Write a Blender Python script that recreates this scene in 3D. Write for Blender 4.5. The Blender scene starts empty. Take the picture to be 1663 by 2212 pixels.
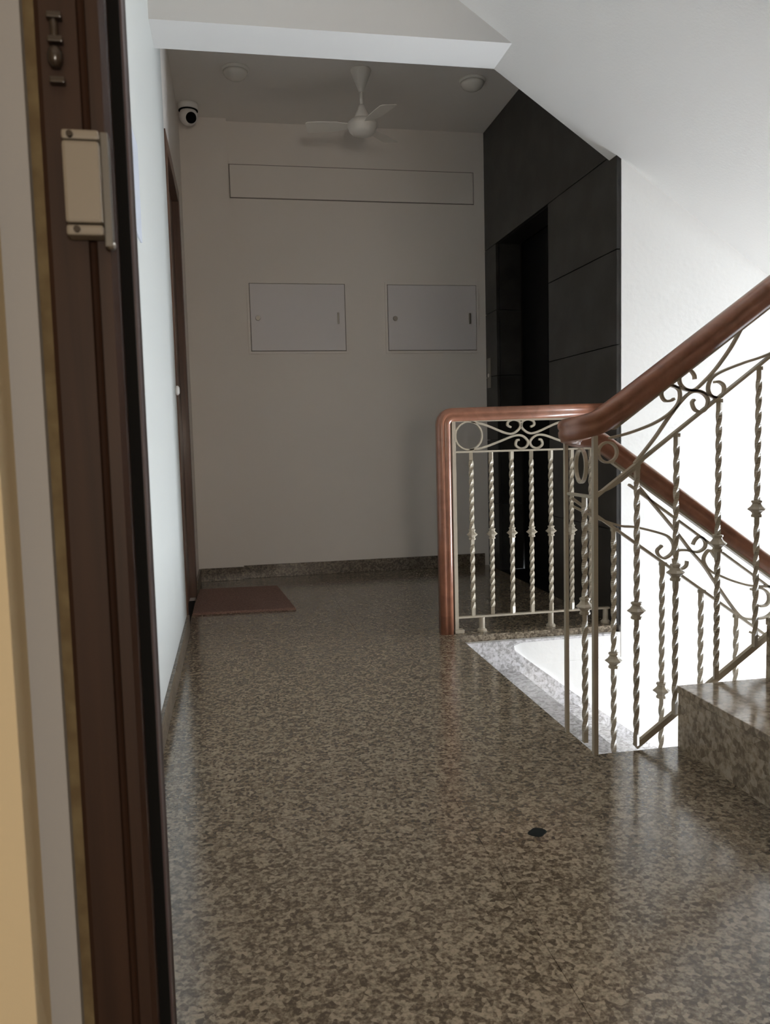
import bpy, bmesh, math, random
from mathutils import Vector, Matrix
random.seed(7)
C = bpy.context.scene.collection
S = bpy.context.scene

# ---------------------------------------------------------------- camera
cam_d = bpy.data.cameras.new('camera')
cam = bpy.data.objects.new('camera', cam_d); C.objects.link(cam)
BX = Vector((0.98251823, -0.18448798, -0.02494198))
BY = Vector((0.04085591, 0.08296794, 0.99571437))
BF = Vector((0.18162795, 0.97932656, -0.08905494))
M = Matrix.Identity(4)
for i in range(3):
    M[i][0] = BX[i]; M[i][1] = BY[i]; M[i][2] = -BF[i]
M[2][3] = 0.8538
cam.matrix_world = M
cam_d.sensor_fit = 'VERTICAL'; cam_d.sensor_height = 36.0
cam_d.lens = 1750.32 / 2212 * 36.0
cam_d.clip_start = 0.02
cam_d.dof.use_dof = True; cam_d.dof.focus_distance = 2.6; cam_d.dof.aperture_fstop = 13
S.camera = cam

# ---------------------------------------------------------------- light and exposure
S.view_settings.view_transform = 'Standard'; S.view_settings.look = 'None'
S.view_settings.gamma = 1.0; S.view_settings.use_curve_mapping = False
S.view_settings.exposure = 0.0
w = bpy.data.worlds.new('world'); S.world = w; w.use_nodes = True
bg = w.node_tree.nodes['Background']
bg.inputs[0].default_value = (0.86, 0.93, 1.0, 1); bg.inputs[1].default_value = 43.0
S.cycles.max_bounces = 14; S.cycles.diffuse_bounces = 9; S.cycles.glossy_bounces = 4

def area(name, loc, rot, sx, sy, portal=False, power=0, col=(1, 1, 1)):
    d = bpy.data.lights.new(name, 'AREA'); d.shape = 'RECTANGLE'; d.size = sx; d.size_y = sy
    d.energy = power; d.color = col
    if portal: d.cycles.is_portal = True
    o = bpy.data.objects.new(name, d); C.objects.link(o); o.location = loc; o.rotation_euler = rot
    return o
# daylight comes in by the stair windows in the end wall (x = 4.1)
WIN = [(-1.52, 0.60)]       # z ranges
WY = (2.15, 3.20)
for z0, z1 in WIN:
    area('window_portal', (4.17, (WY[0] + WY[1]) / 2, (z0 + z1) / 2), (0, math.radians(90), 0), z1 - z0, WY[1] - WY[0], portal=True)
# warm fill lamp added in the unseen flat, brightens frame, corridor and lobby
lp = bpy.data.lights.new('room_fill_lamp', 'POINT'); lp.energy = 88; lp.color = (1.0, 0.90, 0.79); lp.shadow_soft_size = 0.2
lo = bpy.data.objects.new('room_fill_lamp', lp); C.objects.link(lo); lo.location = (0.25, -1.7, 0.95)

# ---------------------------------------------------------------- materials
def srgb(r, g, b):
    f = lambda c: (c / 255 / 12.92) if c / 255 <= 0.04045 else ((c / 255 + 0.055) / 1.055) ** 2.4
    return (f(r), f(g), f(b), 1)

def mat(name, col, rough=0.6, metal=0.0, spec=0.5, bump=None, var=None, coat=0.0):
    """bump=(scale, strength, distance); var=(scale, colour2, detail, lo, hi)"""
    m = bpy.data.materials.new(name); m.use_nodes = True
    nt = m.node_tree; b = nt.nodes['Principled BSDF']
    b.inputs['Base Color'].default_value = col if len(col) == 4 else (*col, 1)
    b.inputs['Roughness'].default_value = rough; b.inputs['Metallic'].default_value = metal
    b.inputs['Specular IOR Level'].default_value = spec
    b.inputs['Coat Weight'].default_value = coat; b.inputs['Coat Roughness'].default_value = 0.12
    g = nt.nodes.new('ShaderNodeNewGeometry')
    if var:
        n = nt.nodes.new('ShaderNodeTexNoise'); n.inputs['Scale'].default_value = var[0]; n.inputs['Detail'].default_value = var[2]
        nt.links.new(g.outputs['Position'], n.inputs['Vector'])
        r = nt.nodes.new('ShaderNodeValToRGB')
        r.color_ramp.elements[0].position = var[3]; r.color_ramp.elements[0].color = b.inputs['Base Color'].default_value
        r.color_ramp.elements[1].position = var[4]; r.color_ramp.elements[1].color = (*var[1][:3], 1)
        nt.links.new(n.outputs['Fac'], r.inputs['Fac']); nt.links.new(r.outputs['Color'], b.inputs['Base Color'])
    if bump:
        n = nt.nodes.new('ShaderNodeTexNoise'); n.inputs['Scale'].default_value = bump[0]; n.inputs['Detail'].default_value = 5
        nt.links.new(g.outputs['Position'], n.inputs['Vector'])
        bp = nt.nodes.new('ShaderNodeBump'); bp.inputs['Strength'].default_value = bump[1]; bp.inputs['Distance'].default_value = bump[2]
        nt.links.new(n.outputs['Fac'], bp.inputs['Height']); nt.links.new(bp.outputs['Normal'], b.inputs['Normal'])
    return m

def wood(name, c1, c2, rough, axis_scale=(3, 3, 60), coat=0.3):
    m = bpy.data.materials.new(name); m.use_nodes = True
    nt = m.node_tree; b = nt.nodes['Principled BSDF']
    g = nt.nodes.new('ShaderNodeNewGeometry'); mp = nt.nodes.new('ShaderNodeMapping')
    mp.inputs['Scale'].default_value = axis_scale
    n = nt.nodes.new('ShaderNodeTexNoise'); n.inputs['Scale'].default_value = 1.5; n.inputs['Detail'].default_value = 6; n.inputs['Distortion'].default_value = 0.6
    r = nt.nodes.new('ShaderNodeValToRGB')
    r.color_ramp.elements[0].position = 0.3; r.color_ramp.elements[0].color = (*c1[:3], 1)
    r.color_ramp.elements[1].position = 0.7; r.color_ramp.elements[1].color = (*c2[:3], 1)
    nt.links.new(g.outputs['Position'], mp.inputs['Vector']); nt.links.new(mp.outputs['Vector'], n.inputs['Vector'])
    nt.links.new(n.outputs['Fac'], r.inputs['Fac']); nt.links.new(r.outputs['Color'], b.inputs['Base Color'])
    b.inputs['Roughness'].default_value = rough; b.inputs['Coat Weight'].default_value = coat; b.inputs['Coat Roughness'].default_value = 0.15
    return m

def granite(name, dark, mid, light, scale=110, rough=0.16, spec=0.5):
    m = bpy.data.materials.new(name); m.use_nodes = True
    nt = m.node_tree; b = nt.nodes['Principled BSDF']
    g = nt.nodes.new('ShaderNodeNewGeometry')
    n = nt.nodes.new('ShaderNodeTexNoise'); n.inputs['Scale'].default_value = scale; n.inputs['Detail'].default_value = 3; n.inputs['Roughness'].default_value = 0.6
    v = nt.nodes.new('ShaderNodeTexVoronoi'); v.inputs['Scale'].default_value = scale * 0.75; v.feature = 'F1'; v.inputs['Randomness'].default_value = 1
    mx = nt.nodes.new('ShaderNodeMix'); mx.data_type = 'RGBA'; mx.inputs['Factor'].default_value = 0.35
    sep = nt.nodes.new('ShaderNodeSeparateColor')
    mm = nt.nodes.new('ShaderNodeMath'); mm.operation = 'MULTIPLY_ADD'; mm.inputs[1].default_value = 0.32; 
    md = nt.nodes.new('ShaderNodeMath'); md.operation = 'MULTIPLY_ADD'; md.inputs[1].default_value = 0.95; md.inputs[2].default_value = -0.13
    r = nt.nodes.new('ShaderNodeValToRGB')
    e = r.color_ramp.elements
    e[0].position = 0.34; e[0].color = (*dark[:3], 1); e[1].position = 0.68; e[1].color = (*light[:3], 1)
    k = e.new(0.49); k.color = (*mid[:3], 1)
    nt.links.new(g.outputs['Position'], n.inputs['Vector']); nt.links.new(g.outputs['Position'], v.inputs['Vector'])
    nt.links.new(v.outputs['Color'], sep.inputs[0])
    nt.links.new(n.outputs['Fac'], md.inputs[0])
    nt.links.new(sep.outputs[0], mm.inputs[0]); nt.links.new(md.outputs[0], mm.inputs[2])
    nt.links.new(mm.outputs[0], r.inputs['Fac']); nt.links.new(r.outputs['Color'], b.inputs['Base Color'])
    b.inputs['Roughness'].default_value = rough; b.inputs['Specular IOR Level'].default_value = spec
    n2 = nt.nodes.new('ShaderNodeTexNoise'); n2.inputs['Scale'].default_value = 5; nt.links.new(g.outputs['Position'], n2.inputs['Vector'])
    mr = nt.nodes.new('ShaderNodeMapRange'); mr.inputs['To Min'].default_value = rough * 0.7; mr.inputs['To Max'].default_value = rough * 1.4
    nt.links.new(n2.outputs['Fac'], mr.inputs['Value']); nt.links.new(mr.outputs['Result'], b.inputs['Roughness'])
    return m

WHITE = mat('white_plaster', (0.78, 0.77, 0.755), 0.75, spec=0.2, bump=(90, 0.25, 0.002))
ROUGHW = mat('textured_white_plaster', (0.80, 0.79, 0.77), 0.8, spec=0.2, bump=(45, 0.22, 0.004))
BEAMW = mat('beam_plaster_darkened', (0.60, 0.59, 0.575), 0.75, spec=0.2)  # white plaster darkened to offset too much light on the beam
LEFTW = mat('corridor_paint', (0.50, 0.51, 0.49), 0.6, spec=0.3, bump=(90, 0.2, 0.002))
GREYW = mat('lobby_plaster', (0.76, 0.715, 0.67), 0.8, spec=0.2, bump=(70, 0.2, 0.002))
CEILM = mat('ceiling_paint', (0.80, 0.775, 0.745), 0.85, spec=0.15)
CREAMW = mat('yellow_cream_wall', (0.52, 0.44, 0.30), 0.8, spec=0.2, bump=(120, 0.3, 0.001))
TRIMG = mat('grey_reveal_plaster', (0.27, 0.27, 0.275), 0.7, bump=(60, 0.2, 0.001))
OCHRE = mat('ochre_filler', (0.11, 0.075, 0.035), 0.7, var=(40, (0.17, 0.13, 0.065), 3, 0.35, 0.7))
GRAN = granite('floor_granite', (0.078, 0.058, 0.038), (0.168, 0.133, 0.093), (0.315, 0.258, 0.188), scale=128, rough=0.16, spec=1.0)
GRANS = granite('skirting_granite', (0.045, 0.034, 0.023), (0.105, 0.080, 0.055), (0.21, 0.17, 0.125), scale=120, rough=0.3)
GRANR = granite('stair_granite', (0.18, 0.14, 0.10), (0.30, 0.245, 0.18), (0.44, 0.37, 0.29), scale=70, rough=0.14)
GRAN_LIT = granite('stairwell_granite_lit', (0.36, 0.345, 0.34), (0.54, 0.525, 0.53), (0.68, 0.665, 0.68), scale=90, rough=0.2, spec=0.8)  # same granite lightened, the stairwell glare is put into its colour
BASE = mat('screed', (0.03, 0.027, 0.024), 0.9)
BLACKG = mat('black_granite', (0.016, 0.014, 0.012), 0.38, spec=0.45, var=(6, (0.045, 0.042, 0.039), 8, 0.42, 0.78))
LIFTM = mat('lift_door_steel', (0.004, 0.004, 0.004), 0.6, spec=0.15)
IRON = mat('cream_painted_iron', (0.42, 0.37, 0.29), 0.34, spec=0.5, coat=0.15)
RAILW = wood('rail_wood', (0.20, 0.080, 0.045), (0.30, 0.125, 0.073), 0.32, (14, 14, 14), coat=0.4)
FRAMEW = wood('door_frame_wood', (0.019, 0.0082, 0.0045), (0.032, 0.0145, 0.008), 0.55, (60, 60, 2.5), coat=0.0)
FRAMEW.node_tree.nodes['Principled BSDF'].inputs['Specular IOR Level'].default_value = 0.25
DOORW = wood('far_door_wood', (0.07, 0.030, 0.016), (0.12, 0.055, 0.03), 0.45, (40, 40, 2))
BLACK = mat('dull_black', (0.004, 0.004, 0.004), 0.8, spec=0.1)
BEIGE = mat('beige_lock_paint', (0.195, 0.175, 0.145), 0.45)
METAL = mat('dull_metal', (0.30, 0.28, 0.25), 0.35, metal=1.0)
SIDEP = mat('grey_side_plate', (0.11, 0.105, 0.095), 0.4)
DARKM = mat('dark_bronze', (0.022, 0.015, 0.011), 0.25, spec=0.6)
FANP = mat('fan_white', (0.78, 0.75, 0.70), 0.35)
PANEL = mat('panel_grey', (0.70, 0.67, 0.675), 0.5)
GAP = mat('panel_gap', (0.22, 0.20, 0.18), 0.9)
DOMEG = mat('lamp_dome', (0.74, 0.71, 0.66), 0.25)
CAMW = mat('camera_white', (0.80, 0.79, 0.77), 0.3)
MAT = mat('coir_mat', (0.24, 0.15, 0.12), 0.95, spec=0.05, bump=(300, 1.0, 0.004), var=(150, (0.33, 0.21, 0.17), 2, 0.4, 0.6))
PLATE = mat('notice_plate', (0.52, 0.55, 0.62), 0.4)
SPOT = mat('dark_stain', (0.010, 0.012, 0.012), 0.8, spec=0.1)
ALU = mat('window_frame', (0.6, 0.6, 0.6), 0.4)

# ---------------------------------------------------------------- helpers
def link_mesh(name, bm, m, parent=None, smooth=False):
    me = bpy.data.meshes.new(name)
    bmesh.ops.recalc_face_normals(bm, faces=bm.faces)
    bm.to_mesh(me); bm.free()
    if smooth:
        for p in me.polygons: p.use_smooth = True
    me.materials.append(m)
    o = bpy.data.objects.new(name, me); C.objects.link(o)
    if parent: o.parent = parent
    return o

def add_box(bm, x0, x1, y0, y1, z0, z1, bev=0.0):
    r = bmesh.ops.create_cube(bm, size=1.0)
    vs = r['verts']
    for v in vs:
        v.co = Vector(((x0 + x1) / 2 + v.co.x * (x1 - x0), (y0 + y1) / 2 + v.co.y * (y1 - y0), (z0 + z1) / 2 + v.co.z * (z1 - z0)))
    if bev:
        es = list({e for v in vs for e in v.link_edges})
        bmesh.ops.bevel(bm, geom=es, offset=bev, segments=2, profile=0.6, affect='EDGES')

def box(name, x0, x1, y0, y1, z0, z1, m, parent=None, bev=0.0):
    bm = bmesh.new(); add_box(bm, x0, x1, y0, y1, z0, z1, bev); return link_mesh(name, bm, m, parent)

def prism(name, pts, axis, a, b, m, parent=None, bev=0.0):
    """extrude a polygon; axis 'Y': pts are (x,z); 'Z': (x,y); 'X': (y,z)"""
    bm = bmesh.new()
    def P(p, t):
        return {'Y': (p[0], t, p[1]), 'Z': (p[0], p[1], t), 'X': (t, p[0], p[1])}[axis]
    va = [bm.verts.new(P(p, a)) for p in pts]; vb = [bm.verts.new(P(p, b)) for p in pts]
    bm.faces.new(va); bm.faces.new(vb)
    n = len(pts)
    for i in range(n): bm.faces.new((va[i], va[(i + 1) % n], vb[(i + 1) % n], vb[i]))
    if bev:
        bmesh.ops.recalc_face_normals(bm, faces=bm.faces)
        bmesh.ops.bevel(bm, geom=list(bm.edges), offset=bev, segments=2, profile=0.6, affect='EDGES')
    return link_mesh(name, bm, m, parent)

def smooth_path(pts, n=6):
    P = [Vector(p) for p in pts]; out = []
    for i in range(len(P) - 1):
        p0 = P[i - 1] if i else P[0] * 2 - P[1]; p1 = P[i]; p2 = P[i + 1]
        p3 = P[i + 2] if i + 2 < len(P) else P[-1] * 2 - P[-2]
        for k in range(n):
            t = k / n
            out.append(0.5 * ((2 * p1) + (p2 - p0) * t + (2 * p0 - 5 * p1 + 4 * p2 - p3) * t * t + (3 * p1 - p0 - 3 * p2 + p3) * t ** 3))
    out.append(P[-1]); return out

def sweep(bm, path, prof, side=None, closed=False):
    """prof = list of (s,u); side: fixed side vector, or None for horizontal side"""
    P = [Vector(p) for p in path]; rings = []
    n = len(P)
    for i in range(n):
        if closed: T = (P[(i + 1) % n] - P[i - 1]).normalized()
        elif i == 0: T = (P[1] - P[0]).normalized()
        elif i == n - 1: T = (P[-1] - P[-2]).normalized()
        else:
            T = ((P[i + 1] - P[i]).normalized() + (P[i] - P[i - 1]).normalized()).normalized()
        s = Vector(side) if side is not None else T.cross(Vector((0, 0, 1))).normalized()
        u = s.cross(T).normalized()
        k = 1.0
        if 0 < i < n - 1:
            c = T.dot((P[i + 1] - P[i]).normalized()); k = 1 / max(c, 0.5)
        rings.append([bm.verts.new(P[i] + s * a + u * (b * k)) for a, b in prof])
    m = len(prof)
    rng = range(n) if closed else range(n - 1)
    for i in rng:
        A, B = rings[i], rings[(i + 1) % n]
        for j in range(m): bm.faces.new((A[j], A[(j + 1) % m], B[(j + 1) % m], B[j]))
    if not closed:
        bm.faces.new(rings[0]); bm.faces.new(rings[-1])

def rect(a, b): return [(-a / 2, -b / 2), (a / 2, -b / 2), (a / 2, b / 2), (-a / 2, b / 2)]

def lathe(bm, prof, cx, cy, seg=20, z0=0.0, rot=0.0):
    rings = []
    for r, z in prof:
        rings.append([bm.verts.new((cx + r * math.cos(rot + 2 * math.pi * k / seg), cy + r * math.sin(rot + 2 * math.pi * k / seg), z0 + z)) for k in range(seg)])
    for A, B in zip(rings, rings[1:]):
        for k in range(seg): bm.faces.new((A[k], A[(k + 1) % seg], B[(k + 1) % seg], B[k]))
    bm.faces.new(rings[0]); bm.faces.new(rings[-1])

def thing(name, label, cat, loc=(0, 0, 0), group=None):
    o = bpy.data.objects.new(name, None); C.objects.link(o); o.location = loc
    o.empty_display_size = 0.1
    o['label'] = label; o['category'] = cat
    if group: o['group'] = group
    return o

def tag(o, label, cat, group=None):
    o['label'] = label; o['category'] = cat
    if group: o['group'] = group
    return o

def structure(o, label=None, cat=None):
    o['kind'] = 'structure'
    if label: o['label'] = label
    if cat: o['category'] = cat
    return o

def reparent(root):
    """children were modelled in world space: keep them there"""
    off = Matrix.Translation(-root.location)
    for ch in root.children:
        ch.matrix_parent_inverse = off

# ---------------------------------------------------------------- main dimensions
XL, XK, YB, YK = -0.235, 1.656, 5.16, 3.317     # left wall, lift wall, back wall, stairwell wall
X0, YS, XS = 0.923, 1.967, 1.1617               # landing edge, end of up steps, first riser
RUN, RISE = 0.2647, 0.17
ZC = 2.79; ZB = 2.385                           # lobby ceiling, beam underside
XE = 4.1                                        # end wall with the windows

# ---------------------------------------------------------------- floor
floor = bpy.data.objects.new('floor', None); C.objects.link(floor); structure(floor)
floor['label'] = 'polished speckled brown granite landing floor'; floor['category'] = 'floor'
prism('screed', [(XL - .1, .81), (-1.7, .81), (-1.7, -2.7), (3.4, -2.7), (3.4, 0.80), (XS + .3, 0.80), (XS + .3, YS - .01), (X0 + .01, YS - .01), (X0 + .01, 3.33), (XK + .1, 3.33), (XK + .1, YB), (XL - .1, YB)], 'Z', -0.14, -0.03, BASE, floor)
def slab(x0, x1, y0, y1):
    g = 0.0005
    o = box('granite_slab', x0 + g, x1 - g, y0 + g, y1 - g, -0.03, 0.0, GRAN, floor)
    return o
XM = 0.483
slab(XL, XM, -0.3, YS); slab(XM, XS + .28, -0.3, YS)
slab(XL, X0, YS, 3.372)
slab(X0, XK, 3.325, 3.46)
slab(XL, X0, 3.372, 3.46)
slab(XL, XM + .03, 3.46, YB); slab(XM + .03, XK, 3.46, YB)
slab(-1.6, XM, -2.6, -0.3); slab(-1.6, XL, -0.3, 0.60); slab(XM, 3.2, -2.6, -0.3)
box('fascia', X0 - .004, X0 + .004, YS, 3.32, -0.165, -0.032, GRANS, floor)
box('fascia', X0, XS, YS - .004, YS + .004, -0.165, -0.032, GRANS, floor)

# ---------------------------------------------------------------- walls
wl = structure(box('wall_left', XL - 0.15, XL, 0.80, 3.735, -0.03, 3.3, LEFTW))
wl2 = structure(prism('wall_left_far', [(3.735, 2.215), (3.735, 3.3), (YB, 3.3), (YB, -0.03), (4.66, -0.03), (4.66, 2.215)], 'X', XL - 0.15, XL, GREYW))
wl2.name = 'wall_left'
wb = structure(box('wall_back', XL - 0.15, XK + 0.3, YB, YB + 0.15, -0.03, 3.3, GREYW))
pl = box('pilaster', XL, 0.04, YB - 0.045, YB, 0.0, ZC, GREYW, wb)

# recessed service panel band on the back wall
band = thing('service_panel', 'long flush plaster cover panel across the back wall above the two cabinets', 'panel', (0.815, YB, 2.44))
box('panel_frame', 0.046, 1.586, YB - 0.004, YB + 0.002, 2.340, 2.541, GAP, band)
box('panel_board', 0.051, 1.581, YB - 0.008, YB - 0.002, 2.345, 2.536, GREYW, band)
reparent(band)

def meter_door(x0, x1, label):
    t = thing('wall_cabinet', label, 'cabinet', ((x0 + x1) / 2, YB, 1.403), 'flush wall cabinets')
    bm = bmesh.new(); z0, z1 = 1.403, 1.847; f = 0.014
    add_box(bm, x0, x1, YB - 0.010, YB, z0, z0 + f); add_box(bm, x0, x1, YB - 0.010, YB, z1 - f, z1)
    add_box(bm, x0, x0 + f, YB - 0.010, YB, z0 + f, z1 - f); add_box(bm, x1 - f, x1, YB - 0.010, YB, z0 + f, z1 - f)
    link_mesh('frame', bm, GREYW, t)
    d = box('door', x0 + f + .004, x1 - f - .004, YB - 0.016, YB - 0.001, z0 + f + .004, z1 - f - .004, PANEL, t, bev=0.002)
    box('gap_strip', x0 + f, x1 - f, YB - 0.003, YB, z0 + f, z1 - f, GAP, t)
    bm = bmesh.new()
    r = bmesh.ops.create_cone(bm, cap_ends=True, segments=16, radius1=0.016, radius2=0.014, depth=0.010)
    for v in r['verts']: v.co = Vector((v.co.x + x0 + 0.062, YB - 0.020 - v.co.z, v.co.y + 1.62))
    link_mesh('lock', bm, METAL, t)
    box('handle', x1 - 0.068, x1 - 0.056, YB - 0.024, YB - 0.014, 1.585, 1.655, METAL, t, bev=0.002)
    reparent(t)
meter_door(0.125, 0.748, 'grey flush metal cabinet door, the left one near the pilaster')
meter_door(0.990, 1.606, 'grey flush metal cabinet door, the right one beside the black granite')

# skirting boards
def skirting(name, x0, x1, y0, y1, z1=0.082):
    return structure(box(name, x0, x1, y0, y1, 0.0, z1, GRANS, None, bev=0.0015))
skirting('baseboard_back', 0.04, XK - 0.03, YB - 0.012, YB)
skirting('baseboard_back', XL + .012, 0.045, YB - 0.057, YB - 0.045)
skirting('baseboard_left', XL, XL + 0.012, 0.86, 3.735)
skirting('baseboard_left', XL, XL + 0.012, 4.665, YB - 0.058)

# ---------------------------------------------------------------- black granite lift wall
lw = structure(prism('wall_right', [(YK + .162, -0.03), (4.068, -0.03), (4.068, 2.068), (4.957, 2.068), (4.957, -0.03), (YB, -0.03), (YB, 3.3), (YK + .162, 3.3)], 'X', XK + 0.022, XK + 0.30, BASE))
def clad(y0, y1, z0, z1):
    g = 0.002
    return box('granite_panel', XK, XK + 0.02, y0 + g, y1 - g, z0 + g, z1 - g, BLACKG, lw, bev=0.0012)
clad(YK + .001, YB, 2.048, ZC)
box('granite_panel', XK + .020, XK + 0.16, 4.09, 4.935, 2.048, 2.066, BLACKG, lw)
zz = [0.0, 0.427, 0.833, 1.239, 1.644, 2.048]
for a, b in zip(zz, zz[1:]):
    clad(YK + .001, 4.09, a, b)
for a, b in ((0, 0.427), (0.427, 0.833), (0.833, 1.239), (1.239, 1.644), (1.644, 2.048)):
    clad(4.935, YB, a, b)
for a, b in zip(zz, zz[1:]):
    box('granite_panel', XK + .022, XK + 0.16, 4.936, 4.955, a + .002, b - .002, BLACKG, lw)
    box('granite_panel', XK + .022, XK + 0.16, 4.070, 4.089, a + .002, b - .002, BLACKG, lw)
box('lift_light_block', XK + .205, XK + .22, 4.0, 5.0, -0.03, 2.2, BASE, lw)  # unseen dark backing added to stop light leaking round the lift doors
lift = structure(thing('door_1', 'dark two-leaf lift door set in the black granite surround', 'door', (XK + .17, 4.51, 0)))
box('door_leaf', XK + 0.17, XK + 0.20, 4.088, 4.508, 0.0, 2.045, LIFTM, lift, bev=0.002)
box('door_leaf', XK + 0.17, XK + 0.20, 4.514, 4.937, 0.0, 2.045, LIFTM, lift, bev=0.002)
box('door_sill', XK, XK + 0.20, 4.09, 4.935, -0.028, 0.001, LIFTM, lift)
reparent(lift)
cp = thing('lift_call_panel', 'slim steel lift call plate on the narrow black strip by the back wall', 'control panel', (XK, 5.09, 1.25))
box('plate', XK - 0.006, XK, 5.06, 5.12, 1.17, 1.36, METAL, cp, bev=0.002)
bm = bmesh.new()
r = bmesh.ops.create_cone(bm, cap_ends=True, segments=14, radius1=0.013, radius2=0.012, depth=0.006)
for v in r['verts']: v.co = Vector((XK - 0.008 - v.co.z, 5.09 + v.co.x, 1.25 + v.co.y))
link_mesh('button', bm, FANP, cp)
reparent(cp)

# ---------------------------------------------------------------- stairwell shell
structure(prism('wall_stairwell', [(XK + .021, 3.4), (XE, 3.4), (XE, -3.1), (X0 - .3, -3.1), (X0 - .3, -0.145), (XK + .021, -0.145)], 'Y', YK, YK + 0.16, ROUGHW))
# plaster edge under the lobby slab
structure(box('trim_1', X0 - .3, XK + .0205, YK + .001, YK + 0.02, -0.20, -0.031, ROUGHW))
# end wall with two window openings
def end_wall():
    bm = bmesh.new(); a, b = XE, XE + 0.2; y0, y1 = 0.6, YK + .16
    add_box(bm, a, b, y0, WY[0], -3.1, 4.4); add_box(bm, a, b, WY[1], y1, -3.1, 4.4)
    z = -3.1
    for w0, w1 in WIN: add_box(bm, a, b, WY[0], WY[1], z, w0); z = w1
    add_box(bm, a, b, WY[0], WY[1], z, 4.4)
    return structure(link_mesh('wall_stair_end', bm, ROUGHW))
end_wall()
for k, (z0, z1) in enumerate(WIN):
    wn = structure(thing('window_%d' % (k + 1), 'aluminium framed stair window in the end wall', 'window', (XE + .1, 2.07, z0)))
    bm = bmesh.new(); t = 0.04
    add_box(bm, XE + .09, XE + .13, WY[0], WY[1], z0, z0 + t); add_box(bm, XE + .09, XE + .13, WY[0], WY[1], z1 - t, z1)
    for y in (WY[0], (WY[0] + WY[1]) / 2 - t / 2, WY[1] - t): add_box(bm, XE + .09, XE + .13, y, y + t, z0 + t, z1 - t)
    link_mesh('window_frame', bm, ALU, wn); reparent(wn)
structure(box('wall_front', 0.60, XE, 0.65, 0.80, -3.1, 4.4, GRANS))  # unseen wall, its dark finish and edge chosen to dim the near railing
structure(box('wall_front', XL - .15, 0.85, 0.65, 0.80, 2.35, 4.4, WHITE))
structure(box('floor_below', X0 - .3, XE, 0.8, YK, -3.2, -3.1, BASE)).name = 'floor'
structure(box('wall_under', X0 - .3, X0 - .15, 0.8, YK, -3.1, -0.145, ROUGHW)).name = 'wall_left'
structure(box('ceiling', XL - .15, XE + .2, 0.6, YB, 4.4, 4.5, CEILM))

# ---------------------------------------------------------------- ceilings, beam, stair soffit
structure(box('ceiling', XL, XK + .02, 3.39, YB, ZC, ZC + 0.25, CEILM))
structure(box('ceiling', XL, 0.50, 0.80, 3.17, ZC, ZC + 0.25, WHITE))
structure(box('ceiling', 0.50, XS, 0.80, 2.02, ZC, ZC + 0.25, WHITE))
def sof(x): return 2.389 - 0.68 * (x - 1.132)
# downstand beam between corridor and lift lobby, merging into the stair flight above
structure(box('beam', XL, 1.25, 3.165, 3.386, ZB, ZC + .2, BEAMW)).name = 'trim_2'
xa = 0.50; xm = 2.62
fl = structure(prism('ceiling', [(xa, sof(xa)), (xm, 1.38), (XE, 1.38), (XE, 1.53), (3.30, 1.53), (xa + .3, 3.04), (xa, 3.04)], 'Y', 2.075, 3.388, WHITE))
fl['label'] = 'smooth white underside of the stair flight above'
structure(prism('ceiling', [(3.57, 1.38), (XE, 1.38), (XE, 1.505), (3.57, 1.505)], 'Y', 0.80, 2.075, WHITE))
# flight above the near flight
structure(prism('ceiling', [(XS, 2.79), (3.3, 4.15), (3.3, 4.4), (XS, 3.04)], 'Y', 0.80, 2.02, WHITE))

# ---------------------------------------------------------------- stairs
def steps_up():
    t = thing('staircase', 'speckled granite stair flight rising to the right behind the railing', 'stairs', (XS, YS, 0))
    for i in range(9):
        x = XS + RUN * i; z = RISE * (i + 1)
        box('riser', x, x + 0.02, 0.803, YS, z - RISE, z - 0.022, GRANR, t)
        box('tread', x - 0.004, x + RUN + 0.01 if i < 8 else XE - .003, 0.803, YS, z - 0.02, z, GRANR, t, bev=0.002)
    n = 9
    pts = [(XS + .02, -0.02)]
    for i in range(n):
        x = XS + RUN * i + .02; z = RISE * (i + 1) - .022
        pts += [(x, z - .0), (x + RUN, z)]
    pts += [(XS + RUN * n, 1.38), (XS + .45, -0.13), (XS + .02, -0.13)]
    # remove duplicates
    prism('stair_body', pts, 'Y', 0.803, YS - 0.003, ROUGHW, t)
    reparent(t)
steps_up()
def steps_down():
    t = thing('staircase', 'granite stair flight going down to the right below the landing edge', 'stairs', (X0, 2.6, -0.17))
    ya, yb = 2.06, YK - .002
    for i in range(8):
        x = X0 + 0.265 * i; z = -RISE * (i + 1)
        box('tread', x + .01, (x + 0.265 + .006) if i < 7 else x + 0.265, ya, yb, z - 0.02, z, GRAN_LIT, t, bev=0.002)
        box('riser', x + 0.265 - .012, x + 0.265 + .004, ya, yb, z - RISE, z - 0.022, GRANR, t)
    pts = [(X0 + .005, -0.17)]
    for i in range(8):
        x = X0 + .265 * i; z = -RISE * (i + 1) - .022
        pts += [(x + (0.005 if i == 0 else -.012), z), (x + .265 - .012, z)]
    pts = [(X0 + .01, -0.192)]
    for i in range(8):
        z = -RISE * (i + 1) - .022
        pts += [(X0 + .265 * (i + 1) - .012, z), (X0 + .265 * (i + 1) - .012, z - RISE)]
    pts += [(XE - .004, -1.552), (XE - .004, -1.7), (X0 + .265 * 8, -1.75), (X0 + .01, -0.5)]
    prism('stair_body', pts, 'Y', ya + .004, yb - .002, ROUGHW, t)
    box('tread', X0 + .265 * 8, XE - .004, 0.804, yb, -1.55, -1.53, GRAN, t)
    reparent(t)
steps_down()
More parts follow.
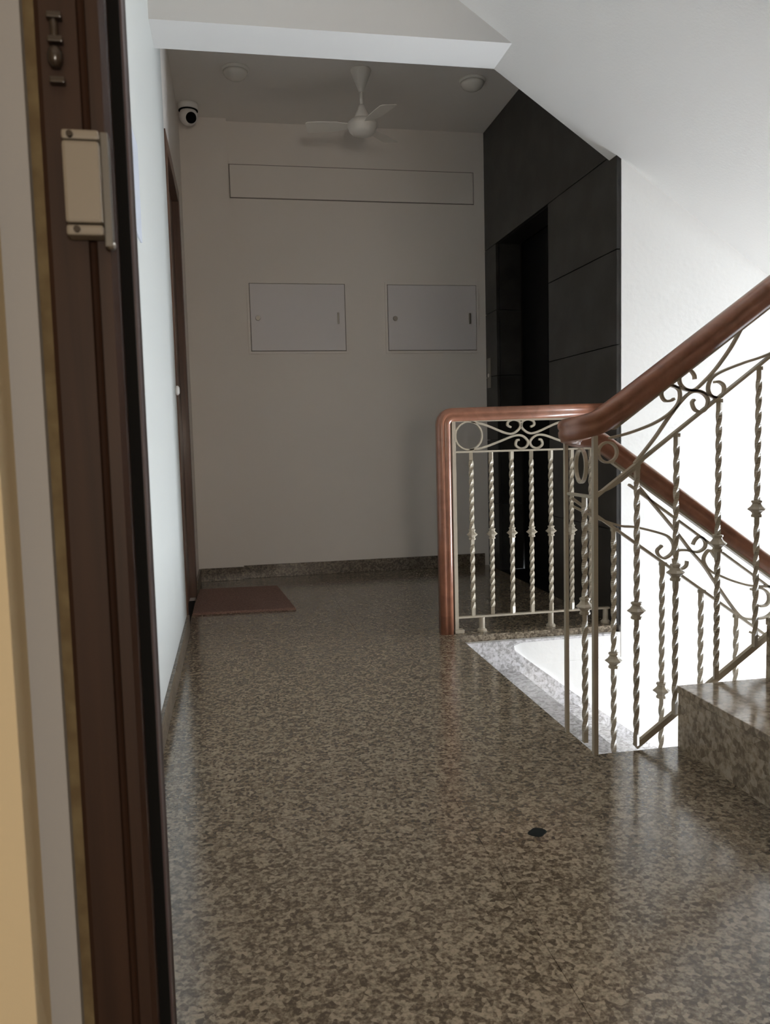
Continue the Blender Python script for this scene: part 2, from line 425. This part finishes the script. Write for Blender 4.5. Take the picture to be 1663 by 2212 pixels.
# raked granite skirting on the stairwell wall with its rounded top corner
top = [(X0 + .002, -0.0315), (1.60, -0.0315)]
sk = [(XK + .35, -0.0)]
curve = [(XK - .002, -0.031), (XK - .002, -0.040), (1.30, -0.042), (1.20, -0.044), (1.168, -0.055), (1.172, -0.075), (1.20, -0.098), (1.45, -0.291), (1.81, -0.553), (2.60, -1.04), (2.60, -1.25), (X0 + .002, -0.19), (X0 + .002, -0.031)]
structure(prism('baseboard_stair', curve, 'Y', YK - 0.014, YK + .001, GRAN_LIT))

# ---------------------------------------------------------------- far door in the left wall
dr = structure(thing('door_2', 'dark brown wooden flat door with frame at the far end of the left wall', 'door', (XL, 4.2, 0)))
bm = bmesh.new()
add_box(bm, XL - .08, XL + .006, 3.735, 3.80, 0.0, 2.215, .003); add_box(bm, XL - .08, XL + .006, 4.595, 4.66, 0.0, 2.215, .003)
add_box(bm, XL - .08, XL + .006, 3.80, 4.595, 2.150, 2.215, .003)
link_mesh('door_frame', bm, DOORW, dr)
box('door_light_block', XL - .15, XL - .082, 3.74, 4.655, -0.03, 2.21, BASE, dr)  # unseen dark box added to block light leaking past the door
box('door_leaf', XL - .07, XL - .03, 3.802, 4.593, 0.004, 2.148, DOORW, dr, bev=.002)
reparent(dr)
bm = bmesh.new(); lathe(bm, [(0.012, 0), (0.016, 0.006), (0.016, 0.012), (0.010, 0.018)], 0, 0, 16)
for v in bm.verts: v.co = Vector((XL + v.co.z, 3.68 + v.co.x, 1.09 + v.co.y * 1.3))
tag(link_mesh('bell_button', bm, CAMW, smooth=True), 'small white round bell push at the far edge of the left wall', 'doorbell')

# name plate on the left wall by the near frame
npb = bmesh.new(); add_box(npb, XL, XL + 0.006, 2.27, 2.46, 1.43, 1.70, .002)
tag(link_mesh('wall_plate', npb, PLATE), 'pale blue-grey rectangular plate on the left wall beside the near door frame', 'plate')

# ---------------------------------------------------------------- near door frame (foreground left)
structure(prism('wall_near', [(-1.6, .60), (-.1585, .60), (-.1585, .65), (-.20, .80), (-1.6, .80)], 'Z', -0.03, 2.6, CREAMW)).name = 'wall_front'
fr = structure(thing('door_3', 'dark brown moulded wooden door frame filling the left foreground', 'door', (-0.10, 0.65, 0)))
prism('reveal', [(-.1600, .641), (-.1370, .645), (-.1370, .79), (-.1600, .79)], 'Z', 0.0, 2.35, TRIMG, fr)
prism('filler_strip', [(-.1370, .655), (-.1275, .651), (-.1275, .79), (-.1370, .79)], 'Z', 0.0, 2.35, OCHRE, fr)
prof = [(-.1275, .646), (-.124, .644), (-.0985, .644), (-.0975, .648), (-.0955, .6495), (-.0935, .648), (-.092, .644), (-.083, .6445), (-.079, .649), (-.079, .662), (-.079, .80), (-.1275, .80)]
prism('jamb', prof, 'Z', 0.0, 2.35, FRAMEW, fr)
prism('jamb_shade_strip', [(-.0790, .664), (-.0705, .664), (-.0760, .72), (-.0790, .72)], 'Z', 0.0, 2.35, BLACK, fr)  # shaded side of the jamb, put in as a black strip
prism('outer_bead', [(-.0790, .7205), (-.0745, .7205), (-.0745, .7365), (-.0790, .7365)], 'Z', 0.0, 2.35, mat('plum_edge', (0.07, 0.045, 0.045), 0.5), fr)
reparent(fr)
sb = thing('lock_keeper', 'beige rim lock keeper box screwed to the near brown door frame', 'lock', (-.097, .644, 1.04))
bx = box('body', -.1105, -.0850, .625, .6440, 1.0140, 1.0710, BEIGE, sb, bev=.0025)
box('end_block', -.1105, -.0850, .6262, .6440, 1.0720, 1.0790, BEIGE, sb, bev=.0022)
box('end_block', -.1105, -.0850, .6262, .6440, 1.0055, 1.0130, BEIGE, sb, bev=.0022)
box('side_plate', -.0850, -.0795, .632, .6440, .999, 1.0795, SIDEP, sb, bev=.0008)
for zz_, xx in ((1.0752, -.1045), (1.0095, -.1030)):
    bm = bmesh.new(); r = bmesh.ops.create_cone(bm, cap_ends=True, segments=14, radius1=0.0026, radius2=0.0022, depth=0.003)
    for v in r['verts']: v.co = Vector((xx + v.co.x, .6255 - v.co.z, zz_ + v.co.y))
    link_mesh('screw', bm, DARKM, sb)
bm = bmesh.new(); r = bmesh.ops.create_uvsphere(bm, u_segments=12, v_segments=8, radius=0.0035)
for v in r['verts']: v.co = Vector((-.0815 + v.co.x, .636 + v.co.y, 1.0005 + v.co.z))
link_mesh('stud', bm, METAL, sb, smooth=True)
reparent(sb)
ht = thing('door_bolt', 'small dark glossy bolt and keep at the top of the near door frame', 'bolt', (-.113, .644, 1.14))
bm = bmesh.new(); lathe(bm, [(0.0022, 0), (0.0030, .003), (0.0030, .017), (0.0022, .020)], -.1135, .641, 14, 1.143)
link_mesh('bolt_rod', bm, DARKM, ht, smooth=True)
bm = bmesh.new(); lathe(bm, [(0.003, 0), (0.0052, .004), (0.0056, .009), (0.0045, .013), (.003, .0145)], -.1135, .640, 16, 1.1255)
link_mesh('knob', bm, DARKM, ht, smooth=True)
for z in (1.161, 1.1445, 1.1165):
    box('keep', -.1180, -.1075, .6365, .644, z - .0022, z + .0022, DARKM, ht, bev=.001)
reparent(ht)
# room behind the camera
structure(box('wall_back_room', -1.7, 3.3, -2.7, -2.6, -0.03, 2.6, CREAMW)).name = 'wall_rear'
structure(box('wall_room', -1.75, -1.6, -2.6, .80, -0.03, 2.6, CREAMW)).name = 'wall_rear'
structure(box('wall_room', 3.2, 3.3, -2.6, .65, -0.03, 2.6, CREAMW)).name = 'wall_rear'
structure(box('ceiling', -1.7, 3.3, -2.7, .80, 2.6, 2.7, CEILM))
structure(box('wall_front', 0.60, 3.3, .60, .65, -0.03, 2.6, CREAMW))

# ---------------------------------------------------------------- railings
def twisted(bm, x, y, z0, z1, s=0.0125, plain=0.035, pitch=0.062, ph=0.0):
    """square bar whose middle is twisted"""
    L = z1 - z0; n = max(8, int((L - 2 * plain) / 0.0065))
    zs = [(z0, 0.0), (z0 + plain, 0.0)]
    for k in range(1, n + 1):
        t = k / n; zs.append((z0 + plain + (L - 2 * plain) * t, (L - 2 * plain) * t / pitch * math.pi / 1.0))
    zs.append((z1, zs[-1][1])); rings = []
    for z, a in zs:
        rings.append([bm.verts.new((x + s * .7071 * math.cos(a + ph + math.pi / 4 + k * math.pi / 2), y + s * .7071 * math.sin(a + ph + math.pi / 4 + k * math.pi / 2), z)) for k in range(4)])
    for A, B in zip(rings, rings[1:]):
        for k in range(4): bm.faces.new((A[k], A[(k + 1) % 4], B[(k + 1) % 4], B[k]))
    bm.faces.new(rings[0]); bm.faces.new(rings[-1])

KNOB = [(0.0085, 0), (0.0145, 0.001), (0.0150, 0.006), (0.0125, 0.009), (0.0125, 0.012), (0.0160, 0.016), (0.0240, 0.0215), (0.0245, 0.0235), (0.0165, 0.030), (0.0125, 0.036), (0.0120, 0.039), (0.0150, 0.042), (0.0145, 0.046), (0.0085, 0.047)]
def baluster(parent, x, y, z0, z1, zk, s=0.0125, ph=0.0, low=None):
    """twisted bar in two stretches with a cast collar at height zk"""
    bm = bmesh.new()
    twisted(bm, x, y, z0, zk - .01, s, 0.03, 0.066 if ph > 1 else 0.082, ph)
    twisted(bm, x, y, zk - .01, z1, s, 0.03, 0.078, ph)
    b = link_mesh('baluster', bm, IRON, parent)
    bm = bmesh.new(); lathe(bm, KNOB, x, y, 8, zk - .0235, math.pi / 8)
    k = link_mesh('collar', bm, IRON, b)
    return b

def scroll(parent, pts, y, w=0.0065, d=0.012, closed=False, name='scroll', dx=0.0, slope=0.0, n=6):
    P = [(p[0] + dx, y, p[1] + slope * dx) for p in pts]
    path = smooth_path(P, n) if not closed else [Vector(p) for p in P]
    bm = bmesh.new(); sweep(bm, path, rect(d, w), side=(0, 1, 0), closed=closed)
    return link_mesh(name, bm, IRON, parent)

def ring(cx, cz, rx, rz, n=36): return [(cx + rx * math.cos(2 * math.pi * k / n), cz + rz * math.sin(2 * math.pi * k / n)) for k in range(n)]

HP = [(-.020, -.030), (.020, -.030), (.022, -.022), (.0265, -.016), (.0275, -.004), (.0245, .002), (.0285, .008), (.0295, .016), (.026, .025), (.018, .030), (0, .0325), (-.018, .030), (-.026, .025), (-.0295, .016), (-.0285, .008), (-.0245, .002), (-.0275, -.004), (-.0265, -.016), (-.022, -.022)]

# landing railing, far side of the stair opening
YR = 3.385
rl = thing('landing_railing', 'cream wrought iron railing with reddish wooden rail before the black granite wall', 'railing', (1.25, YR, 0))
k = 0.74
HF = [(a * 1.0, b * k) for a, b in HP]
arc = [(0.889 + 0.04 - 0.04 * math.cos(t), YR, 0.911 + 0.041 * math.sin(t)) for t in [math.radians(a) for a in range(0, 91, 15)]]
path = [(0.889, YR, 0.0), (0.889, YR, 0.45), (0.889, YR, 0.88)] + arc + [(1.2, YR, 0.956), (1.652, YR, 0.962)]
bm = bmesh.new(); sweep(bm, [Vector(p) for p in path], [(a, b * 1.28) for a, b in HF], side=(0, 1, 0))
hr = link_mesh('handrail', bm, RAILW, rl)
for p in hr.data.polygons: p.use_smooth = True
bm = bmesh.new()
add_box(bm, 0.9255, 0.9415, YR - .014, YR + .014, 0.004, 0.925); add_box(bm, .922, .965, YR - .022, YR + .022, 0.0, 0.016, .003)
add_box(bm, 0.9415, 1.652, YR - .014, YR + .014, 0.921, 0.929)
link_mesh('rail_flat', bm, IRON, rl)
box('mid_rail', 0.9415, 1.652, YR - .010, YR + .010, 0.788, 0.796, IRON, rl)
box('bottom_rail', 0.9415, 1.652, YR - .010, YR + .010, 0.064, 0.072, IRON, rl)
for x in (1.051, 1.372, 1.635):
    bm = bmesh.new(); lathe(bm, [(0.021, 0.0), (0.021, 0.008), (0.014, 0.014), (0.0125, 0.02), (0.0125, 0.0635)], x, YR, 12); link_mesh('foot', bm, IRON, rl)
for i, x in enumerate((1.012, 1.102, 1.195, 1.286, 1.376, 1.474, 1.565)):
    baluster(rl, x, YR, 0.072, 0.788, 0.432, 0.0155, (0, 1.2, .4, 1.6, .8, 2.0, .3)[i])
FA = [(1.013, 0.923), (1.082, 0.904), (1.169, 0.869), (1.207, 0.868), (1.236, 0.892), (1.233, 0.916), (1.208, 0.926), (1.183, 0.918), (1.179, 0.902), (1.195, 0.893)]
FC = [(1.005, 0.799), (1.068, 0.809), (1.144, 0.834), (1.207, 0.856), (1.245, 0.855), (1.271, 0.831), (1.264, 0.808), (1.238, 0.800), (1.216, 0.814), (1.22, 0.835), (1.232, 0.838)]
cA, cC = 1.2395, 1.2765
scroll(rl, FA, YR, 0.009); scroll(rl, [(2 * cA - x, z) for x, z in FA], YR, 0.009)
scroll(rl, FC, YR, 0.009); scroll(rl, [(2 * cC - x, z) for x, z in FC], YR, 0.009)
scroll(rl, ring(1.003, 0.861, 0.060, 0.060), YR, 0.007, closed=True, name='ring')
scroll(rl, ring(1.530, 0.861, 0.060, 0.060), YR, 0.007, closed=True, name='ring')
reparent(rl)

# rising railing
YU = 1.975
XN = 0.922
ur = thing('stair_railing', 'near cream iron railing with brown handrail climbing to the right', 'railing', (1.2, YU, 0))
su = 0.702
def uz(x): return 1.2165 + su * (x - 1.414)
path = [(2.7, YU, uz(2.7)), (2.0, YU, uz(2.0)), (1.5, YU, uz(1.5)), (1.2, YU, uz(1.2)), (1.02, YU, uz(1.02)), (0.968, YU, uz(0.968) + .002), (0.935, YU + .003, 0.884), (0.908, YU + .018, 0.874), (0.896, YU + .045, 0.869), (0.892, YU + .075, 0.867), (0.897, YU + .104, 0.864), (0.912, YU + .128, 0.861), (0.935, YU + .142, 0.855)]
bm = bmesh.new(); sweep(bm, smooth_path(path, 4), HP)
h = link_mesh('handrail', bm, RAILW, ur)
for p in h.data.polygons: p.use_smooth = True
bm = bmesh.new(); sweep(bm, [(2.7, YU, uz(2.7) - .041), (0.975, YU, uz(0.975) - .041)], rect(.022, .007), side=(0, 1, 0)); link_mesh('rail_flat', bm, IRON, ur)
bm = bmesh.new(); sweep(bm, [(2.7, YU, 1.041 + .72 * (2.7 - 1.417)), (XN, YU, 0.688)], rect(.016, .007), side=(0, 1, 0)); link_mesh('mid_rail', bm, IRON, ur)
bm = bmesh.new(); sweep(bm, [(2.7, YU + .010, 0.011 + .70 * (2.7 - 1.045)), (1.045, YU + .010, 0.004)], rect(.012, .016), side=(0, 1, 0)); link_mesh('bottom_rail', bm, IRON, ur)
box('post', XN - .006, XN + .006, YU - .012, YU + .002, 0.0, 0.850, IRON, ur)
box('post', XN - .012, XN - .002, 2.134, 2.146, 0.0 if False else -0.0, 0.850, IRON, ur)
tw = baluster(ur, XN + .010, 2.055, 0.0, 0.69, 0.385, 0.0125)
scroll_y = []
for x, zb_, zk in ((1.043, 0.011, 0.382), (1.156, 0.088, 0.479), (1.279, 0.176, 0.552), (1.396, 0.258, 0.641), (1.516, .342, .72), (1.636, .426, .81), (1.756, .51, .90), (1.876, .594, .98)):
    zt = 1.041 + .72 * (x - 1.417) - .004
    baluster(ur, x, YU, zb_, zt, zk, 0.0118, random.random() * 2)
    box('cap', x - .012, x + .007, YU - .007, YU + .007, zt - .008, zt + .002, IRON, ur)
UA = [(0.965, 0.843), (1.013, 0.853), (1.071, 0.871), (1.11, 0.888), (1.142, 0.909), (1.162, 0.934), (1.164, 0.96), (1.153, 0.972), (1.134, 0.978), (1.116, 0.968), (1.112, 0.951), (1.122, 0.937), (1.138, 0.937), (1.148, 0.942)]
UB = [(1.339, 1.120), (1.309, 1.071), (1.269, 1.02), (1.237, 0.988), (1.209, 0.966), (1.185, 0.965), (1.167, 0.978), (1.163, 0.996), (1.173, 1.01), (1.193, 1.015), (1.205, 1.003), (1.207, 0.992)]
UC = [(1.036, 0.775), (1.091, 0.838), (1.134, 0.895), (1.174, 0.941), (1.201, 0.959), (1.23, 0.955), (1.246, 0.937), (1.24, 0.915), (1.226, 0.906), (1.208, 0.912), (1.2, 0.93), (1.206, 0.939)]
UD = [(1.52, 1.098), (1.417, 1.054), (1.35, 1.034), (1.289, 1.013), (1.257, 0.995), (1.246, 0.969), (1.254, 0.949), (1.274, 0.942), (1.29, 0.952), (1.292, 0.973), (1.278, 0.984), (1.264, 0.984)]
UL = [(1.134, 0.977), (1.165, 0.969), (1.189, 0.963), (1.221, 0.961), (1.246, 0.949), (1.274, 0.942)]
for dx in (0.0, 0.56):
    for q in (UA, UB, UC, UD, UL): scroll(ur, q, YU, 0.0062, dx=dx, slope=su)
scroll(ur, ring(0.960, 0.806, 0.026, 0.026), YU, 0.006, closed=True, name='ring')
# short return between the two posts
scroll(ur, [(0.93, .700), (0.97, .715), (1.02, .748), (1.06, .785)], YU, .006)
bm = bmesh.new()
sweep(bm, [(XN, YU, .690), (XN, 2.14, .690)], rect(.014, .007), side=(1, 0, 0))
link_mesh('return_rail', bm, IRON, ur)
bm = bmesh.new()
cir = [(XN, 2.055 + .032 * math.cos(t), .770 + .045 * math.sin(t)) for t in [2 * math.pi * k / 28 for k in range(28)]]
sweep(bm, cir, rect(.010, .006), side=(1, 0, 0), closed=True); link_mesh('ring', bm, IRON, ur)
reparent(ur)

# descending railing
YD = 2.13
dn = thing('stair_railing', 'cream iron railing with brown handrail dropping to the right down the stairwell', 'railing', (1.2, YD, 0))
sd = 0.712
def dz(x): return 0.790 - sd * (x - 1.074)
path = [(0.925, YD - .010, 0.850), (0.955, YD, 0.842), (1.00, YD, dz(1.0) - .004), (1.074, YD, dz(1.074)), (1.5, YD, dz(1.5)), (2.0, YD, dz(2.0)), (2.7, YD, dz(2.7))]
bm = bmesh.new(); sweep(bm, smooth_path(path, 4), [(a, b * .78) for a, b in HP])
h = link_mesh('handrail', bm, RAILW, dn)
for p in h.data.polygons: p.use_smooth = True
bm = bmesh.new(); sweep(bm, [(1.05, YD, dz(1.05) - .033), (2.7, YD, dz(2.7) - .033)], rect(.022, .007), side=(0, 1, 0)); link_mesh('rail_flat', bm, IRON, dn)
bm = bmesh.new(); sweep(bm, [(1.10, YD, dz(1.10) - .062), (2.7, YD, dz(2.7) - .062)], rect(.012, .006), side=(0, 1, 0)); link_mesh('rail_flat', bm, IRON, dn)
def dm(x): return 0.624 - 0.707 * (x - 1.003)
bm = bmesh.new(); sweep(bm, [(0.925, YD, dm(.925)), (2.7, YD, dm(2.7))], rect(.014, .007), side=(0, 1, 0)); link_mesh('mid_rail', bm, IRON, dn)
for x, zk in ((1.054, .204), (1.204, .103), (1.328, .02), (1.443, -.07), (1.57, -.16), (1.69, -.25)):
    st = int((x - X0) / .265) + 1
    baluster(dn, x, YD, -RISE * st, dm(x), zk, 0.0118, random.random() * 2)
    box('cap', x - .007, x + .012, YD - .007, YD + .007, dm(x) - .010, dm(x) - .001, IRON, dn)
DE = [(0.93, 0.655), (1.003, 0.618), (1.074, 0.593), (1.121, 0.587), (1.203, 0.564), (1.229, 0.548), (1.24, 0.526), (1.234, 0.506), (1.212, 0.493), (1.195, 0.5), (1.188, 0.516), (1.203, 0.53)]
DG = [(1.120, 0.712), (1.134, 0.698), (1.242, 0.574), (1.290, 0.515), (1.336, 0.464), (1.376, 0.408), (1.441, 0.322), (1.473, 0.299), (1.519, 0.296), (1.548, 0.302), (1.575, .325)]
DH = [(1.3, 0.528), (1.308, 0.542), (1.321, 0.55), (1.334, 0.543), (1.341, 0.528), (1.335, 0.514), (1.316, 0.506), (1.295, 0.509), (1.279, 0.513), (1.258, 0.514), (1.242, 0.509)]
DI = [(1.372, .487), (1.356, 0.508), (1.344, 0.503), (1.335, 0.484), (1.343, 0.462), (1.362, 0.444), (1.392, 0.43), (1.433, 0.413), (1.487, 0.397), (1.546, 0.391), (1.62, .385)]
DJ = [(1.282, 0.481), (1.28, 0.468), (1.269, 0.46), (1.256, 0.462), (1.244, 0.472), (1.240, .49)]
DK = [(1.49, .385), (1.52, .388), (1.545, .372), (1.55, .35), (1.54, .335), (1.52, .333)]
for q in (DE, DG, DH, DI, DJ, DK): scroll(dn, q, YD, 0.0062)
for q in (DE, DG, DH, DI, DJ): scroll(dn, q, YD, 0.0062, dx=0.56, slope=-sd)
reparent(dn)

# ---------------------------------------------------------------- lobby fittings
fan = thing('ceiling_fan', 'small cream three-blade ceiling fan hanging in the lift lobby', 'fan', (0.742, 4.38, ZC))
fx, fy = 0.742, 4.38
bm = bmesh.new(); lathe(bm, [(0.052, 0.0), (0.054, -0.006), (0.046, -0.03), (0.028, -0.075), (0.018, -0.10), (0.014, -0.115)], fx, fy, 24, ZC); link_mesh('canopy', bm, FANP, fan, smooth=True)
bm = bmesh.new(); lathe(bm, [(0.010, -0.21), (0.010, -0.10)], fx, fy, 12, ZC); link_mesh('rod', bm, FANP, fan, smooth=True)
bm = bmesh.new(); lathe(bm, [(0.012, .0), (0.020, -0.012), (0.026, -0.03), (0.034, -0.045), (.040, -.060), (.036, -.075)], fx, fy, 24, 2.612); link_mesh('lower_canopy', bm, FANP, fan, smooth=True)
bm = bmesh.new(); lathe(bm, [(0.03, 2.545), (0.058, 2.535), (0.076, 2.518), (0.079, 2.500), (0.072, 2.488), (0.070, 2.478), (0.055, 2.462), (0.03, 2.455), (0.01, 2.453)], fx, fy, 32); link_mesh('motor', bm, FANP, fan, smooth=True)
for a in (-72, 48, 168):
    t = math.radians(a); d = Vector((math.cos(t), math.sin(t), 0)); s = Vector((-d.y, d.x, 0))
    bm = bmesh.new(); rows = []
    for r, wd in ((0.075, 0.025), (0.12, 0.035), (0.13, 0.042), (0.20, 0.046), (0.285, 0.048), (0.295, 0.040)):
        c = Vector((fx, fy, 2.508)) + d * r
        tz = 0.20
        rows.append([bm.verts.new(c + s * wd + Vector((0, 0, wd * tz))), bm.verts.new(c - s * wd - Vector((0, 0, wd * tz))),
                     bm.verts.new(c - s * wd - Vector((0, 0, wd * tz + .003))), bm.verts.new(c + s * wd + Vector((0, 0, wd * tz - .003)))])
    for A, B in zip(rows, rows[1:]):
        for k in range(4): bm.faces.new((A[k], A[(k + 1) % 4], B[(k + 1) % 4], B[k]))
    bm.faces.new(rows[0]); bm.faces.new(rows[-1])
    link_mesh('blade', bm, FANP, fan)
reparent(fan)

for x, y, lb in ((0.094, 4.452, 'left one, near the camera dome'), (1.362, 4.421, 'right one, near the black granite wall')):
    t = thing('ceiling_lamp', 'unlit round cream dome lamp on the lobby ceiling, ' + lb, 'lamp', (x, y, ZC), 'round dome lamps on the lobby ceiling')
    bm = bmesh.new(); lathe(bm, [(0.070, 0), (0.072, -0.006), (0.070, -0.014), (0.062, -0.016)], x, y, 28, ZC); link_mesh('base', bm, FANP, t, smooth=True)
    bm = bmesh.new(); lathe(bm, [(0.064, -0.0155), (0.062, -0.028), (0.052, -0.042), (0.036, -0.052), (0.018, -0.057), (0.002, -0.058)], x, y, 28, ZC); link_mesh('diffuser', bm, DOMEG, t, smooth=True)
    reparent(t)

cx, cy = -0.170, 4.93
cd = thing('security_camera', 'white dome security camera with black lens in the far left ceiling corner', 'camera', (cx, cy, ZC))
bm = bmesh.new(); lathe(bm, [(0.055, -0.0), (0.057, -0.008), (0.057, -0.026), (0.052, -0.036)], cx, cy, 28, ZC); link_mesh('base', bm, CAMW, cd, smooth=True)
bm = bmesh.new(); lathe(bm, [(0.0535, -0.0365), (0.0545, -0.0375), (0.0545, -0.041), (0.053, -0.042)], cx, cy, 28, ZC); link_mesh('seam', bm, BLACK, cd)
bm = bmesh.new(); r = bmesh.ops.create_uvsphere(bm, u_segments=24, v_segments=16, radius=0.052)
for v in r['verts']: v.co = v.co + Vector((cx, cy, ZC - 0.068))
eye = link_mesh('eyeball', bm, CAMW, cd, smooth=True)
bm = bmesh.new(); r = bmesh.ops.create_cone(bm, cap_ends=True, segments=24, radius1=0.031, radius2=0.026, depth=0.014)
dirv = Vector((0.36, -0.80, -0.48)).normalized(); q = Vector((0, 0, 1)).rotation_difference(dirv)
for v in r['verts']: v.co = q @ v.co + Vector((cx, cy, ZC - 0.068)) + dirv * 0.050
link_mesh('lens', bm, BLACK, eye)
reparent(cd)

# doormat
bm = bmesh.new()
vs = [(-0.232, 4.11), (0.285, 4.09), (0.228, 4.78), (-0.225, 4.80)]
a = [bm.verts.new((x, y, 0.0)) for x, y in vs]; b = [bm.verts.new((x, y, 0.011)) for x, y in vs]
bm.faces.new(a); bm.faces.new(b)
for i in range(4): bm.faces.new((a[i], a[(i + 1) % 4], b[(i + 1) % 4], b[i]))
bmesh.ops.recalc_face_normals(bm, faces=bm.faces)
bmesh.ops.bevel(bm, geom=[e for e in bm.edges if abs(e.verts[0].co.z - e.verts[1].co.z) < 1e-4 and e.verts[0].co.z > .005], offset=.004, segments=2, affect='EDGES')
tag(link_mesh('doormat', bm, MAT), 'dark brown rectangular doormat in front of the far left door', 'doormat')

# dark blot on the floor
bm = bmesh.new()
n = 18; ctr = Vector((0.613, 1.597, 0.0)); rad = [1 + 0.10 * math.sin(0.7 * k) + 0.06 * math.cos(1.4 * k) for k in range(n)]
lo_ = [bm.verts.new(ctr + Vector((0.021 * rad[k] * math.cos(2 * math.pi * k / n), 0.019 * rad[k] * math.sin(2 * math.pi * k / n), 0.0002))) for k in range(n)]
hi_ = [bm.verts.new(v.co * 0.9 + ctr * 0.1 + Vector((0, 0, 0.0016))) for v in lo_]
bm.faces.new(lo_); bm.faces.new(hi_)
for k in range(n): bm.faces.new((lo_[k], lo_[(k + 1) % n], hi_[(k + 1) % n], hi_[k]))
tag(link_mesh('floor_blot', bm, SPOT), 'small black oval blot on the granite floor in front of the stairs', 'stain')
